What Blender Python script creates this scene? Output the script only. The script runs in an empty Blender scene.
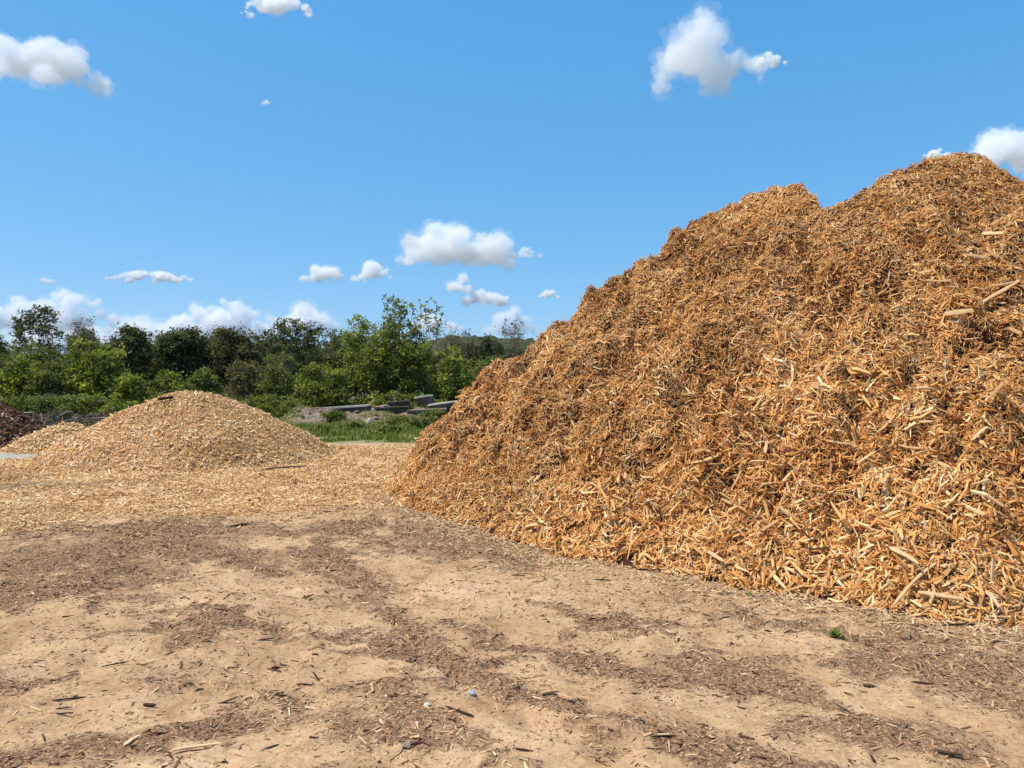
import bpy, math, random
import numpy as np
from mathutils import Vector

random.seed(7)
RNG = np.random.default_rng(11)
SC = bpy.context.scene
COL = SC.collection
F = 770.0; HY = 388.0; CX = 512.0; CAMH = 1.6     # focal length in px, horizon row, eye height

# ------------------------------------------------------------------ helpers
def gp(px, py):
    """a spot on the flat yard seen at that pixel -> world x, y"""
    d = CAMH * F / (py - HY)
    return ((px - CX) / F * d, d)
def atx(px, d): return (px - CX) / F * d
def atz(py, d): return CAMH + (HY - py) / F * d

def hash2(ix, iy, seed):
    h = (ix.astype(np.int64) * 374761393 + iy.astype(np.int64) * 668265263 + seed * 974634777) & 0xffffffff
    h = ((h ^ (h >> 13)) * 1274126177) & 0xffffffff
    h = (h ^ (h >> 16)) & 0xffffffff
    return h / 4294967295.0
def vnoise(x, y, seed=0):
    ix = np.floor(x); iy = np.floor(y); fx = x - ix; fy = y - iy
    ang = lambda a, b: hash2(a, b, seed) * 6.2831853
    def g(dx, dy):
        t = ang(ix + dx, iy + dy)
        return np.cos(t) * (fx - dx) + np.sin(t) * (fy - dy)
    u = fx * fx * fx * (fx * (fx * 6 - 15) + 10); v = fy * fy * fy * (fy * (fy * 6 - 15) + 10)
    a = g(0, 0) * (1 - u) + g(1, 0) * u; b = g(0, 1) * (1 - u) + g(1, 1) * u
    return (a * (1 - v) + b * v) * 1.5
def fbm(x, y, s, octv=4, seed=0, gain=.5):
    r = 0; a = 1; f = 1.0 / s
    for k in range(octv):
        r = r + a * vnoise(x * f + 17.3 * k, y * f - 9.1 * k, seed + k); a *= gain; f *= 2.03
    return r
def sstep(a, b, x):
    t = np.clip((x - a) / (b - a), 0, 1); return t * t * (3 - 2 * t)

def mesh_from(name, V, Fq, mats, attrs=None, smooth=False, matidx=None):
    """V (n,3), Fq (m,4) or list of (m,k) arrays"""
    if isinstance(Fq, np.ndarray): Fq = [Fq]
    Fq = [f for f in Fq if len(f)]
    me = bpy.data.meshes.new(name)
    V = np.ascontiguousarray(V, np.float32)
    me.vertices.add(len(V)); me.vertices.foreach_set('co', V.ravel())
    loops = np.concatenate([f.ravel() for f in Fq]).astype(np.int32)
    tot = np.concatenate([np.full(len(f), f.shape[1]) for f in Fq]).astype(np.int32)
    start = np.concatenate([[0], np.cumsum(tot)[:-1]]).astype(np.int32)
    me.loops.add(len(loops)); me.loops.foreach_set('vertex_index', loops)
    me.polygons.add(len(tot)); me.polygons.foreach_set('loop_start', start)
    try: me.polygons.foreach_set('loop_total', tot)
    except Exception: pass
    if matidx is not None: me.polygons.foreach_set('material_index', matidx.astype(np.int32))
    me.polygons.foreach_set('use_smooth', np.full(len(tot), smooth, bool))
    for k, a in (attrs or {}).items():
        at = me.attributes.new(k, 'FLOAT', 'POINT'); at.data.foreach_set('value', np.ascontiguousarray(a, np.float32))
    for m in mats: me.materials.append(m)
    me.update(calc_edges=True)
    return me
def link(name, me, parent=None, loc=None, rot=None):
    o = bpy.data.objects.new(name, me); COL.objects.link(o)
    if parent: o.parent = parent
    if loc is not None: o.location = loc
    if rot is not None: o.rotation_euler = rot
    return o
def tag(o, label=None, cat=None, group=None, kind=None):
    for k, v in (('label', label), ('category', cat), ('group', group), ('kind', kind)):
        if v: o[k] = v
    return o

class MB:
    """collects verts/faces with one float attribute 'tone'"""
    def __init__(s): s.V = []; s.Q = []; s.T = []; s.tone = []; s.n = 0; s.t3 = []
    def add(s, V, Q=None, tone=None, T=None):
        V = np.asarray(V, float)
        if Q is not None and len(Q): s.Q.append(np.asarray(Q) + s.n)
        if T is not None and len(T): s.t3.append(np.asarray(T) + s.n)
        s.V.append(V); s.tone.append(np.broadcast_to(np.asarray(0.5 if tone is None else tone, float), (len(V),)).copy()); s.n += len(V)
    def build(s, name, mats, smooth=False):
        Fs = []
        if s.Q: Fs.append(np.concatenate(s.Q))
        if s.t3: Fs.append(np.concatenate(s.t3))
        return mesh_from(name, np.concatenate(s.V), Fs, mats, {'tone': np.concatenate(s.tone)}, smooth)

def unit(a): return a / (np.linalg.norm(a, axis=-1, keepdims=True) + 1e-9)

def chips(P, N, L, W, T, tilt=.35, bend=.14, lift=.3, seg=3, rng=RNG, bias=None, tone=None):
    """a batch of splinters lying on a surface: each is a closed bent bar with ragged narrowed ends"""
    n = len(P); N = unit(N)
    ref = np.zeros((n, 3)); ref[:, 0] = 1; ref[np.abs(N[:, 0]) > .8] = (0, 1, 0)
    t1 = unit(np.cross(N, ref)); t2 = np.cross(N, t1)
    th = rng.uniform(0, 2 * np.pi, n)
    if bias is not None: th = bias + rng.normal(0, .8, n)
    D = t1 * np.cos(th)[:, None] + t2 * np.sin(th)[:, None]
    ti = rng.normal(0, tilt, n)
    D = unit(D * np.cos(ti)[:, None] + N * np.sin(ti)[:, None])
    S = unit(np.cross(D, N)); ro = rng.normal(0, .5, n)
    U = np.cross(S, D)
    S2 = S * np.cos(ro)[:, None] + U * np.sin(ro)[:, None]; U2 = np.cross(S2, D)
    C = P + N * (lift * T + .25 * np.abs(np.sin(ti)) * L)[:, None]
    ts = np.linspace(-.5, .5, seg)
    V = np.empty((n, seg, 4, 3))
    bn = rng.normal(0, bend, n) * L; bs = rng.normal(0, bend, n) * L
    for k, t in enumerate(ts):
        e = 1 - 4 * t * t
        wk = W * np.where(abs(t) > .4, rng.uniform(.15, .9, n), rng.uniform(.8, 1.15, n)) * .5
        tk = T * np.where(abs(t) > .4, rng.uniform(.3, .9, n), 1.) * .5
        c = C + D * (t * L)[:, None] + U2 * (bn * e)[:, None] + S2 * (bs * e)[:, None]
        V[:, k, 0] = c + S2 * wk[:, None] + U2 * tk[:, None]
        V[:, k, 1] = c - S2 * wk[:, None] + U2 * tk[:, None]
        V[:, k, 2] = c - S2 * wk[:, None] - U2 * tk[:, None]
        V[:, k, 3] = c + S2 * wk[:, None] - U2 * tk[:, None]
    q = [(0, 1, 2, 3), ((seg - 1) * 4 + 3, (seg - 1) * 4 + 2, (seg - 1) * 4 + 1, (seg - 1) * 4)]
    for k in range(seg - 1):
        for j in range(4):
            a = k * 4 + j; b = k * 4 + (j + 1) % 4
            q.append((b, a, a + 4, b + 4))
    q = np.array(q)
    Q = (q[None] + (np.arange(n) * seg * 4)[:, None, None]).reshape(-1, 4)
    if tone is None: tone = rng.uniform(0, 1, n)
    return V.reshape(-1, 3), Q, np.repeat(tone, seg * 4)

def tube(mb, pts, rad, tone=.5, sides=5):
    pts = np.asarray(pts, float); m = len(pts)
    d = np.gradient(pts, axis=0); d = unit(d)
    ref = np.array([0., 0, 1]) if abs(d[0][2]) < .8 else np.array([1., 0, 0])
    V = []
    for k in range(m):
        a = unit(np.cross(d[k], ref)); b = np.cross(d[k], a)
        for j in range(sides):
            t = 2 * math.pi * j / sides
            V.append(pts[k] + (a * math.cos(t) + b * math.sin(t)) * rad[k])
    V.append(pts[-1] + d[-1] * rad[-1])
    Q = []; T = []
    for k in range(m - 1):
        for j in range(sides):
            a = k * sides + j; b = k * sides + (j + 1) % sides
            Q.append((a, b, b + sides, a + sides))
    for j in range(sides): T.append(((m - 1) * sides + j, (m - 1) * sides + (j + 1) % sides, m * sides))
    mb.add(V, Q, tone, T)

def box(mb, c, s, rz=0, tone=.5, jit=0, rx=0):
    c = np.array(c, float); s = np.array(s, float) / 2
    b = min(s) * .18
    V = []; rng = random
    for z in (-1, 1):
        for (sx, sy) in ((-1, -1), (1, -1), (1, 1), (-1, 1)):
            for q in range(3):
                if q == 0: p = (sx * (s[0] - b), sy * s[1], z * (s[2] - b))
                if q == 1: p = (sx * s[0], sy * (s[1] - b), z * (s[2] - b))
                if q == 2: p = (sx * (s[0] - b), sy * (s[1] - b), z * s[2])
                V.append([p[i] + rng.uniform(-jit, jit) for i in range(3)])
    import itertools
    V = np.array(V)
    if rx:
        y = V[:, 1] * math.cos(rx) - V[:, 2] * math.sin(rx); z = V[:, 1] * math.sin(rx) + V[:, 2] * math.cos(rx); V[:, 1] = y; V[:, 2] = z
    x = V[:, 0] * math.cos(rz) - V[:, 1] * math.sin(rz); y = V[:, 0] * math.sin(rz) + V[:, 1] * math.cos(rz)
    V[:, 0] = x; V[:, 1] = y
    V += c
    return V
def hull_mesh(name, V, mats, smooth=False):
    import bmesh
    bm = bmesh.new()
    for v in V: bm.verts.new(v)
    r = bmesh.ops.convex_hull(bm, input=bm.verts[:])
    junk = [g for g in r['geom_interior'] if isinstance(g, bmesh.types.BMVert)] + [g for g in r['geom_unused'] if isinstance(g, bmesh.types.BMVert)]
    bmesh.ops.delete(bm, geom=list(set(junk)), context='VERTS')
    me = bpy.data.meshes.new(name); bm.to_mesh(me); bm.free()
    for p in me.polygons: p.use_smooth = smooth
    for m in mats: me.materials.append(m)
    return me

# ------------------------------------------------------------------ materials
def mat(name):
    m = bpy.data.materials.new(name); m.use_nodes = True
    nt = m.node_tree; nt.nodes.clear()
    return m, nt
def nd(nt, t, **k):
    n = nt.nodes.new(t)
    for a, v in k.items():
        if a in n.inputs: n.inputs[a].default_value = v
        else: setattr(n, a, v)
    return n
def ramp(nt, fac, stops, interp='LINEAR'):
    r = nt.nodes.new('ShaderNodeValToRGB'); r.color_ramp.interpolation = interp
    e = r.color_ramp.elements
    while len(e) < len(stops): e.new(.5)
    for el, (p, c) in zip(e, stops): el.position = p; el.color = (*c, 1)
    nt.links.new(fac, r.inputs[0]); return r.outputs[0]
def mix(nt, fac, a, b, blend='MIX'):
    n = nt.nodes.new('ShaderNodeMix'); n.data_type = 'RGBA'; n.blend_type = blend
    for s, v in ((n.inputs[0], fac), (n.inputs[6], a), (n.inputs[7], b)):
        if isinstance(v, (float, int)): s.default_value = v
        elif isinstance(v, tuple): s.default_value = (*v, 1)
        else: nt.links.new(v, s)
    return n.outputs[2]
def math_(nt, op, a, b=None):
    n = nt.nodes.new('ShaderNodeMath'); n.operation = op
    for s, v in ((n.inputs[0], a), (n.inputs[1], b)):
        if v is None: continue
        if isinstance(v, (float, int)): s.default_value = v
        else: nt.links.new(v, s)
    return n.outputs[0]
def noise(nt, scale, detail=4, rough=.55, vec=None, out=0):
    n = nd(nt, 'ShaderNodeTexNoise', Scale=scale, Detail=detail, Roughness=rough)
    if vec is None:
        vec = nd(nt, 'ShaderNodeTexCoord').outputs['Object']
    nt.links.new(vec, n.inputs['Vector']); return n.outputs[out]
def attr(nt, name):
    return nd(nt, 'ShaderNodeAttribute', attribute_name=name).outputs['Fac']
def finish(nt, color, rough=.9, bump=None, bstr=.5, bdist=.01, spec=.2, transl=None):
    b = nd(nt, 'ShaderNodeBsdfPrincipled', Roughness=rough); b.inputs['Specular IOR Level'].default_value = spec
    if isinstance(color, tuple): b.inputs['Base Color'].default_value = (*color, 1)
    else: nt.links.new(color, b.inputs['Base Color'])
    if bump is not None:
        bp = nd(nt, 'ShaderNodeBump', Strength=bstr, Distance=bdist); nt.links.new(bump, bp.inputs['Height']); nt.links.new(bp.outputs[0], b.inputs['Normal'])
    out = nd(nt, 'ShaderNodeOutputMaterial')
    sh = b.outputs[0]
    if transl:
        t = nd(nt, 'ShaderNodeBsdfTranslucent'); nt.links.new(mix(nt, 1.0, color, (1.0, 1.0, .45), 'MULTIPLY'), t.inputs[0])
        mx = nd(nt, 'ShaderNodeMixShader'); mx.inputs[0].default_value = transl
        nt.links.new(sh, mx.inputs[1]); nt.links.new(t.outputs[0], mx.inputs[2]); sh = mx.outputs[0]
    nt.links.new(sh, out.inputs[0])

def wood_mat(name, stops, grain=.35, big=None):
    m, nt = mat(name)
    c = ramp(nt, attr(nt, 'tone'), stops)
    g = noise(nt, 55, 3, .7)
    c = mix(nt, grain, c, ramp(nt, g, [(.25, (.42, .33, .25)), (.7, (1.25, 1.2, 1.1))]), 'MULTIPLY')
    if big:
        c = mix(nt, big[0], c, ramp(nt, noise(nt, big[1], 3, .5), [(.35, big[2]), (.65, (1.12, 1.1, 1.06))]), 'MULTIPLY')
    finish(nt, c, .85, g, .4, .004, .15)
    return m
CHIP = wood_mat('orange_wood_chips', [(0, (.06, .023, .011)), (.11, (.24, .088, .028)), (.25, (.54, .235, .07)), (.5, (.74, .395, .135)), (.78, (.83, .53, .225)), (1, (.90, .72, .44))], .4, (.6, .8, (.80, .66, .52)))
CHIP_Y = wood_mat('yellow_wood_chips', [(0, (.12, .065, .03)), (.15, (.42, .24, .10)), (.38, (.70, .43, .20)), (.75, (.84, .59, .31)), (1, (.90, .74, .48))], .4, (.5, .6, (.80, .68, .55)))
CHIP_D = wood_mat('dark_bark_chips', [(0, (.03, .015, .01)), (.4, (.13, .06, .034)), (.8, (.27, .14, .08)), (1, (.52, .35, .22))], .4)
LITTER = wood_mat('weathered_litter', [(0, (.04, .023, .015)), (.3, (.15, .07, .038)), (.5, (.35, .19, .095)), (.75, (.56, .36, .19)), (1, (.70, .53, .33))], .3)
STICK = wood_mat('pale_split_wood', [(0, (.46, .26, .11)), (1, (.74, .52, .29))], .35)
DARKWOOD = wood_mat('dark_weathered_wood', [(0, (.05, .03, .02)), (1, (.16, .09, .055))], .4)
BARK = wood_mat('tree_bark', [(0, (.08, .055, .035)), (1, (.32, .25, .17))], .3)

def leaf_mat(name, stops, tr=.35):
    m, nt = mat(name); c = ramp(nt, attr(nt, 'tone'), stops)
    finish(nt, c, .6, spec=.25, transl=tr); return m
LEAF_BRIGHT = leaf_mat('bright_green_leaves', [(0, (.06, .085, .016)), (.5, (.22, .265, .05)), (1, (.42, .44, .11))], .5)
LEAF_MID = leaf_mat('mid_green_leaves', [(0, (.055, .075, .02)), (.5, (.17, .20, .05)), (1, (.30, .33, .09))], .48)
LEAF_DARK = leaf_mat('dark_green_leaves', [(0, (.025, .04, .017)), (.5, (.10, .125, .055)), (1, (.20, .22, .10))], .42)
LEAF_OLIVE = leaf_mat('olive_grey_leaves', [(0, (.06, .062, .03)), (.5, (.16, .155, .07)), (1, (.28, .25, .13))], .45)
GRASS = leaf_mat('grass_blades', [(0, (.07, .12, .02)), (.4, (.21, .26, .05)), (.7, (.38, .36, .11)), (1, (.55, .46, .24))])

def concrete_mat(name, a, b, sc=2.0):
    m, nt = mat(name); n1 = noise(nt, sc, 6, .65); n2 = noise(nt, sc * 14, 4, .6)
    c = mix(nt, .5, ramp(nt, n1, [(.3, a), (.7, b)]), ramp(nt, n2, [(.3, a), (.7, b)]))
    finish(nt, c, .9, n2, .6, .003); return m
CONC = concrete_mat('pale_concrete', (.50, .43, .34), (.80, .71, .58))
CONC_D = concrete_mat('dark_shaded_concrete', (.045, .033, .027), (.18, .135, .10))  # colour of the dark slabs, also paints shade onto the other slabs' sides
ROCK = concrete_mat('grey_rubble', (.16, .12, .085), (.38, .30, .22), 3)
ROCK_W = concrete_mat('white_rock', (.46, .39, .30), (.68, .60, .48), 3)

# ------------------------------------------------------------------ the great pile: footprint and ridge
foot_px = [(385, 490), (400, 506), (443, 520), (498, 535), (550, 551), (579, 558), (639, 567), (699, 578), (740, 586), (828, 600), (905, 613), (965, 622)]
POLY = [gp(*p) for p in foot_px] + [(3.5, 5.2), (5.2, 5.0), (8.5, 5.0), (12.5, 6.2), (14.5, 10), (13.5, 16), (9, 19.5), (3.5, 19.5), (-.2, 18), (-2.0, 15.5), (-2.35, 13.3)]
POLY = np.array(POLY)
def poly_sd(x, y, P):
    d = np.full(x.shape, 1e9); inside = np.zeros(x.shape, bool)
    for i in range(len(P)):
        a = P[i]; b = P[(i + 1) % len(P)]
        e = b - a; wx = x - a[0]; wy = y - a[1]
        t = np.clip((wx * e[0] + wy * e[1]) / (e @ e), 0, 1)
        d = np.minimum(d, np.hypot(wx - t * e[0], wy - t * e[1]))
        c = (a[1] > y) != (b[1] > y)
        with np.errstate(divide='ignore', invalid='ignore'):
            xi = a[0] + (y - a[1]) / (b[1] - a[1]) * (b[0] - a[0])
        inside ^= c & (x < xi)
    return np.where(inside, d, -d)
SLOPE = .80
def front(x, y):
    d = poly_sd(x, y, POLY)
    dd = np.clip(d, 0, None)
    return np.where(d > 0, SLOPE * dd + .10 * (1 - np.exp(-dd / .25)), d * 1.0)
SIL = [(370, 505), (385, 488), (400, 470), (430, 432), (460, 398), (500, 347), (530, 319), (560, 295), (580, 274), (600, 262), (622, 251), (650, 244), (672, 243), (700, 224), (740, 204), (770, 194), (800, 189), (810, 193), (820, 214), (828, 219), (845, 205), (870, 190), (900, 177), (930, 164), (960, 160), (985, 164), (1005, 176), (1024, 188), (1060, 196), (1120, 215), (1250, 240), (1500, 300)]
sx = np.array([s[0] for s in SIL], float); sy = np.array([s[1] for s in SIL], float)
RPX = np.arange(370, 1500, 4.0)
rpy = np.interp(RPX, sx, sy)
RD = np.zeros(len(RPX)); RH = np.zeros(len(RPX))
Dm = np.linspace(4.5, 15.2, 500)
for i, (a, b) in enumerate(zip(RPX, rpy)):
    zf = front((a - CX) / F * Dm, Dm); sl = CAMH + (HY - b) / F * Dm
    k = np.where(zf >= sl)[0]
    RD[i] = Dm[k[0]] if len(k) else 15.0
    RH[i] = CAMH + (HY - b) / F * RD[i]
RD = np.convolve(np.pad(RD, 3, 'edge'), np.ones(7) / 7, 'valid')
RH = CAMH + (HY - rpy) / F * RD
def pile_h(x, y):
    zf = front(x, y)
    px = CX + F * x / np.maximum(y, .5)
    dr = np.interp(px, RPX, RD); hr = np.interp(px, RPX, RH)
    back = hr - .62 * (y - dr)
    cap = np.where(y > dr, back, 1e3)
    z = np.minimum(zf, cap)
    # clumps, ledges and small slips
    m = sstep(.05, .9, z); nr = .14 + .86 * sstep(.3, 1.9, np.abs(y - dr))
    w1 = fbm(x, y, 1.3, 3, 5); w2 = fbm(x + .3 * w1, y, .48, 3, 15); w3 = fbm(x, y, .16, 2, 25)
    rid = np.abs(vnoise(x / .7 + .6 * w1, y / .7, 35))
    pit = sstep(.22, .62, vnoise(x / .21 + .5 * w2, y / .21, 55)) + .7 * sstep(.30, .7, vnoise(x / .42, y / .42 + w1, 65))
    z = z + m * (nr * (.20 * w1 + .27 * w2 + .34 * (rid - .3)) + .05 * w3 - (.12 + .10 * sstep(10, 6, y)) * pit * (.35 + .65 * nr) + .075) + (1 - m) * .03 * w3
    # terraces: dumped shelves with steep little drops
    led = fbm(x, y, .9, 2, 45)
    zt = z + .5 * led
    fr = (zt / .45) - np.floor(zt / .45)
    z = z + m * (.03 + .17 * nr) * (sstep(.0, .8, fr) - fr)
    return z

def grid_mesh(xs, ys, fn):
    X, Y = np.meshgrid(xs, ys); Z = fn(X, Y)
    nx = len(xs); ny = len(ys)
    i = np.arange(nx * ny).reshape(ny, nx)
    Q = np.stack([i[:-1, :-1], i[:-1, 1:], i[1:, 1:], i[1:, :-1]], -1).reshape(-1, 4)
    return X, Y, Z, Q
def surf_normals(fn, x, y, e=.03):
    gx = (fn(x + e, y) - fn(x - e, y)) / (2 * e); gy = (fn(x, y + e) - fn(x, y - e)) / (2 * e)
    return unit(np.stack([-gx, -gy, np.ones_like(gx)], -1))

def bilin(xs, ys, Z, x, y):
    i = np.clip(np.searchsorted(xs, x) - 1, 0, len(xs) - 2); j = np.clip(np.searchsorted(ys, y) - 1, 0, len(ys) - 2)
    u = np.clip((x - xs[i]) / (xs[i + 1] - xs[i]), 0, 1); v = np.clip((y - ys[j]) / (ys[j + 1] - ys[j]), 0, 1)
    return (Z[j, i] * (1 - u) + Z[j, i + 1] * u) * (1 - v) + (Z[j + 1, i] * (1 - u) + Z[j + 1, i + 1] * u) * v
def compact(V, Q, keep):
    Q = Q[keep]; used = np.zeros(len(V), bool); used[Q.ravel()] = True
    idx = np.cumsum(used) - 1
    return V[used], idx[Q], used

# --------------------------- ground height and stain maps
def near_only(fn, x0=-16, x1=16, y0=1, y1=31):
    def g(x, y):
        k = (x > x0) & (x < x1) & (y > y0) & (y < y1); r = np.zeros(x.shape)
        if k.any(): r[k] = fn(x[k], y[k])
        return r
    return g
def warp(x, y):
    py = HY + CAMH * F / np.maximum(y, 2.0); px = CX + F * x / np.maximum(y, 2.0)
    return px + 16 * fbm(x, y, .6, 4, 61, .6), py + 8 * fbm(x, y, .45, 4, 71, .6)
def band(x, y, pts, w, wp=None):
    """closeness to a streak on the yard"""
    px, py = wp or warp(x, y)
    d = np.full(x.shape, 1e9)
    for (a, b) in zip(pts[:-1], pts[1:]):
        ex, ey = b[0] - a[0], b[1] - a[1]
        k = 1.8
        wx = px - a[0]; wy = (py - a[1]) * k; eyk = ey * k
        t = np.clip((wx * ex + wy * eyk) / (ex * ex + eyk * eyk + 1e-6), 0, 1)
        d = np.minimum(d, np.hypot(wx - t * ex, wy - t * eyk))
    return np.exp(-(d / w) ** 2)
DARK = [
    ([(-60, 565), (60, 553), (150, 547), (240, 552)], 26, .72), ([(-60, 600), (40, 588), (130, 575), (190, 568)], 26, .72),
    ([(20, 532), (140, 530), (260, 530), (370, 528)], 12, .8), ([(210, 548), (270, 566)], 14, 1.0),
    ([(410, 530), (470, 545), (540, 562)], 26, .9), ([(360, 545), (440, 548)], 16, .6),
    ([(300, 545), (345, 560), (355, 585), (300, 560)], 12, .55),
    ([(90, 634), (180, 629), (300, 627), (380, 634), (405, 648)], 10, .8),
    ([(150, 600), (175, 640), (220, 660), (160, 690)], 20, .55),
    ([(0, 762), (80, 742), (160, 738), (260, 712)], 24, 1.0), ([(250, 700), (330, 712), (420, 735)], 26, .5),
    ([(0, 680), (70, 676)], 12, .6), ([(330, 690), (400, 680)], 14, .4),
    ([(330, 548), (365, 585), (420, 640), (500, 688), (570, 713), (640, 735), (720, 770)], 13, .85), ([(200, 610), (300, 640), (400, 655), (460, 665)], 8, .7), ([(520, 600), (620, 622), (760, 624), (860, 640)], 7, .8), ([(440, 620), (560, 664), (660, 680), (805, 697), (900, 730)], 10, .8), ([(640, 640), (760, 650), (880, 662)], 7, .6), ([(100, 600), (210, 640), (250, 700)], 9, .5),
    ([(555, 664), (640, 675), (740, 694)], 18, .9), ([(590, 624), (680, 624), (760, 624)], 8, .8), ([(700, 623), (760, 622), (820, 629)], 6, .9),
    ([(640, 600), (760, 592), (860, 612)], 22, .35),
    ([(700, 668), (760, 685), (805, 695)], 24, 1.0), ([(830, 660), (900, 668), (1010, 672)], 22, .9), ([(930, 690), (1024, 700)], 20, .6),
    ([(790, 722), (880, 735), (980, 752)], 30, .8), ([(700, 745), (780, 755), (860, 770)], 20, .9), ([(400, 700), (470, 745)], 22, .5),
    ([(560, 700), (600, 760)], 16, .6), ([(900, 630), (1024, 640)], 20, .45),
    ([(860, 640), (1024, 660)], 16, .35), ([(30, 700), (60, 690)], 8, .5), ([(300, 600), (420, 590)], 10, .3),
]
PALE = [([(430, 585), (560, 590), (640, 600)], 30, 1), ([(250, 590), (330, 590), (400, 600)], 34, 1), ([(20, 650), (140, 655), (300, 650)], 30, 1), ([(20, 710), (100, 700)], 20, .9),
        ([(760, 640), (830, 655)], 16, 1), ([(860, 685), (960, 700)], 14, .9), ([(280, 740), (330, 760)], 20, .8), ([(480, 700), (560, 740)], 14, .7), ([(600, 650), (720, 650)], 12, .8),
        ([(720, 710), (780, 700)], 18, .8), ([(220, 512), (340, 520)], 10, .8)]
def veins(x, y):
    w = fbm(x, y, .8, 3, 141); q = fbm(x + 5, y, .5, 3, 145)
    r = 1 - 3.2 * np.abs(vnoise(x / 1.7 + .6 * w, y / 1.15 + .7 * w, 143)); r2 = 1 - 3.5 * np.abs(vnoise(x / .75 + .5 * q, y / .5 + .5 * w, 147))
    return np.maximum(sstep(.5, 1, r) * sstep(-.35, .25, q), .75 * sstep(.4, .95, r2) * sstep(-.1, .5, w))
def dark_map(x, y):
    v = np.zeros(x.shape)
    wp = warp(x, y)
    for p, w, s in DARK: v = np.maximum(v, s * band(x, y, p, w, wp))
    pl = np.zeros(x.shape)
    for p, w, s in PALE: pl = np.maximum(pl, s * band(x, y, p, w, wp))
    n = fbm(x, y * .6, 1.1, 5, 81, .6)
    v = v * (1 + .4 * n) + .22 * sstep(-.05, .6, n) * (1 - .8 * pl) + .16 * fbm(x, y, .3, 3, 85) + .50 * veins(x, y) * (1 - .45 * pl)
    v = v * (1 - .4 * pl)
    v = np.where(y < 2.6, .5 * v, v)
    return np.clip(v, 0, 1.1) * sstep(30, 16, y)
dark_map = near_only(dark_map)
def carpet_map(x, y):
    """how thick the yellow chips lie across the middle of the yard"""
    py = HY + CAMH * F / np.maximum(y, 2.0); px = CX + F * x / np.maximum(y, 2.0)
    edge = np.interp(px, [-200, 0, 120, 230, 300, 400, 520], [520, 522, 524, 522, 512, 498, 470])
    a = sstep(edge + 14, edge - 16, py + 12 * fbm(x, y, 1.2, 3, 91) + 10 * fbm(x, y, .25, 2, 92))
    b = sstep(21.5, 20.3, y + .3 * fbm(x, y, 1.5, 2, 95))
    g = 1 - pad_map(x, y)
    return np.clip(a * b * g, 0, 1) * sstep(-30, -16, x)
def pad_map(x, y):
    def blob(c, rx, ry, s): return sstep(1.15, .85, np.hypot((x - c[0]) / rx, (y - c[1]) / ry) + .4 * fbm(x, y, .8, 4, s, .65))
    a = blob((-12.8, 17.7), 2.6, 1.5, 97)
    b = blob(gp(0, 486), 1.7, .55, 98) * .55
    c = blob((atx(334, 21.9), 21.9), .5, .3, 99) * .6
    return np.maximum(np.maximum(a, b), c)
def green_map(x, y):
    return sstep(21.8, 23.0, y + .35 * fbm(x, y, 2, 3, 101)) * (1 - .85 * sstep(34, 40, y))
def ground_h(x, y):
    near = sstep(28, 14, np.hypot(x, y)); vn = veins(x, y)
    z = .05 * fbm(x, y, 2.8, 3, 111) * near + .018 * fbm(x, y, .55, 3, 121) * near + (.012 * fbm(x, y, .16, 3, 131) + .022 * vn) * sstep(14, 8, np.hypot(x, y))
    # wheel ruts
    wp = warp(x, y)
    for k, (p, w, dp) in enumerate((([(-40, 690), (200, 640), (420, 620), (700, 612)], 16, .02), ([(-40, 615), (150, 575), (330, 560)], 12, .02), ([(330, 560), (365, 600), (480, 690), (620, 760)], 14, .025), ([(520, 640), (760, 690), (1060, 740)], 14, .02), ([(700, 624), (830, 631)], 5, .02))):
        z = z - dp * band(x, y, p, w, wp) + dp * .7 * band(x, y, [(a, b - w * .9) for a, b in p], w * .6, wp)
    far = sstep(34, 60, y)
    z = z + far * .0 + .5 * sstep(500, 1500, np.hypot(x, y)) * 0
    return z

ground_h = near_only(ground_h)
def graded(lo, hi, fine_lo, fine_hi, step, grow=1.12):
    a = list(np.arange(fine_lo, fine_hi + 1e-6, step)); s = step; v = a[-1]
    while v < hi: s *= grow; v += s; a.append(v)
    s = step; v = a[0]; b = []
    while v > lo: s *= grow; v -= s; b.append(v)
    return np.array(b[::-1] + a)
gx = graded(-4000, 4000, -7.0, 7.0, .04, 1.035)
g1 = graded(-600, 2.4, 2.4, 9.0, .028); g1 = g1[g1 <= 9.0]
g2 = np.arange(9.05, 24, .07); g3 = graded(24, 4500, 24.05, 24.1, .12, 1.04)
gy = np.concatenate([g1, g2, g3])
X, Y, Z, Q = grid_mesh(gx, gy, ground_h)
DK = dark_map(X, Y); CP = carpet_map(X, Y); PD = pad_map(X, Y); GR = green_map(X, Y)
Z = Z + .012 * CP
DET = Z
m, nt = mat('sandy_yard_soil')
sand = ramp(nt, noise(nt, 1.1, 7, .6), [(.3, (.38, .23, .122)), (.5, (.50, .325, .182)), (.7, (.61, .42, .255))])
fine = noise(nt, 38, 6, .75)
sand = mix(nt, .55, sand, ramp(nt, fine, [(.30, (.38, .31, .25)), (.60, (1.15, 1.14, 1.12))]), 'MULTIPLY')
sand = mix(nt, .7, sand, ramp(nt, noise(nt, 4.5, 7, .75), [(.33, (.62, .53, .45)), (.5, (1, 1, 1)), (.68, (1.14, 1.13, 1.12))]), 'MULTIPLY')
speck = noise(nt, 120, 3, .8)
sand = mix(nt, .5, sand, ramp(nt, speck, [(.30, (.35, .27, .22)), (.42, (1, 1, 1)), (.66, (1, 1, 1)), (.74, (1.3, 1.25, 1.15))]), 'MULTIPLY')
darkc = ramp(nt, noise(nt, 48, 6, .85), [(.34, (.07, .035, .02)), (.5, (.22, .125, .07)), (.62, (.48, .31, .17))])
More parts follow.
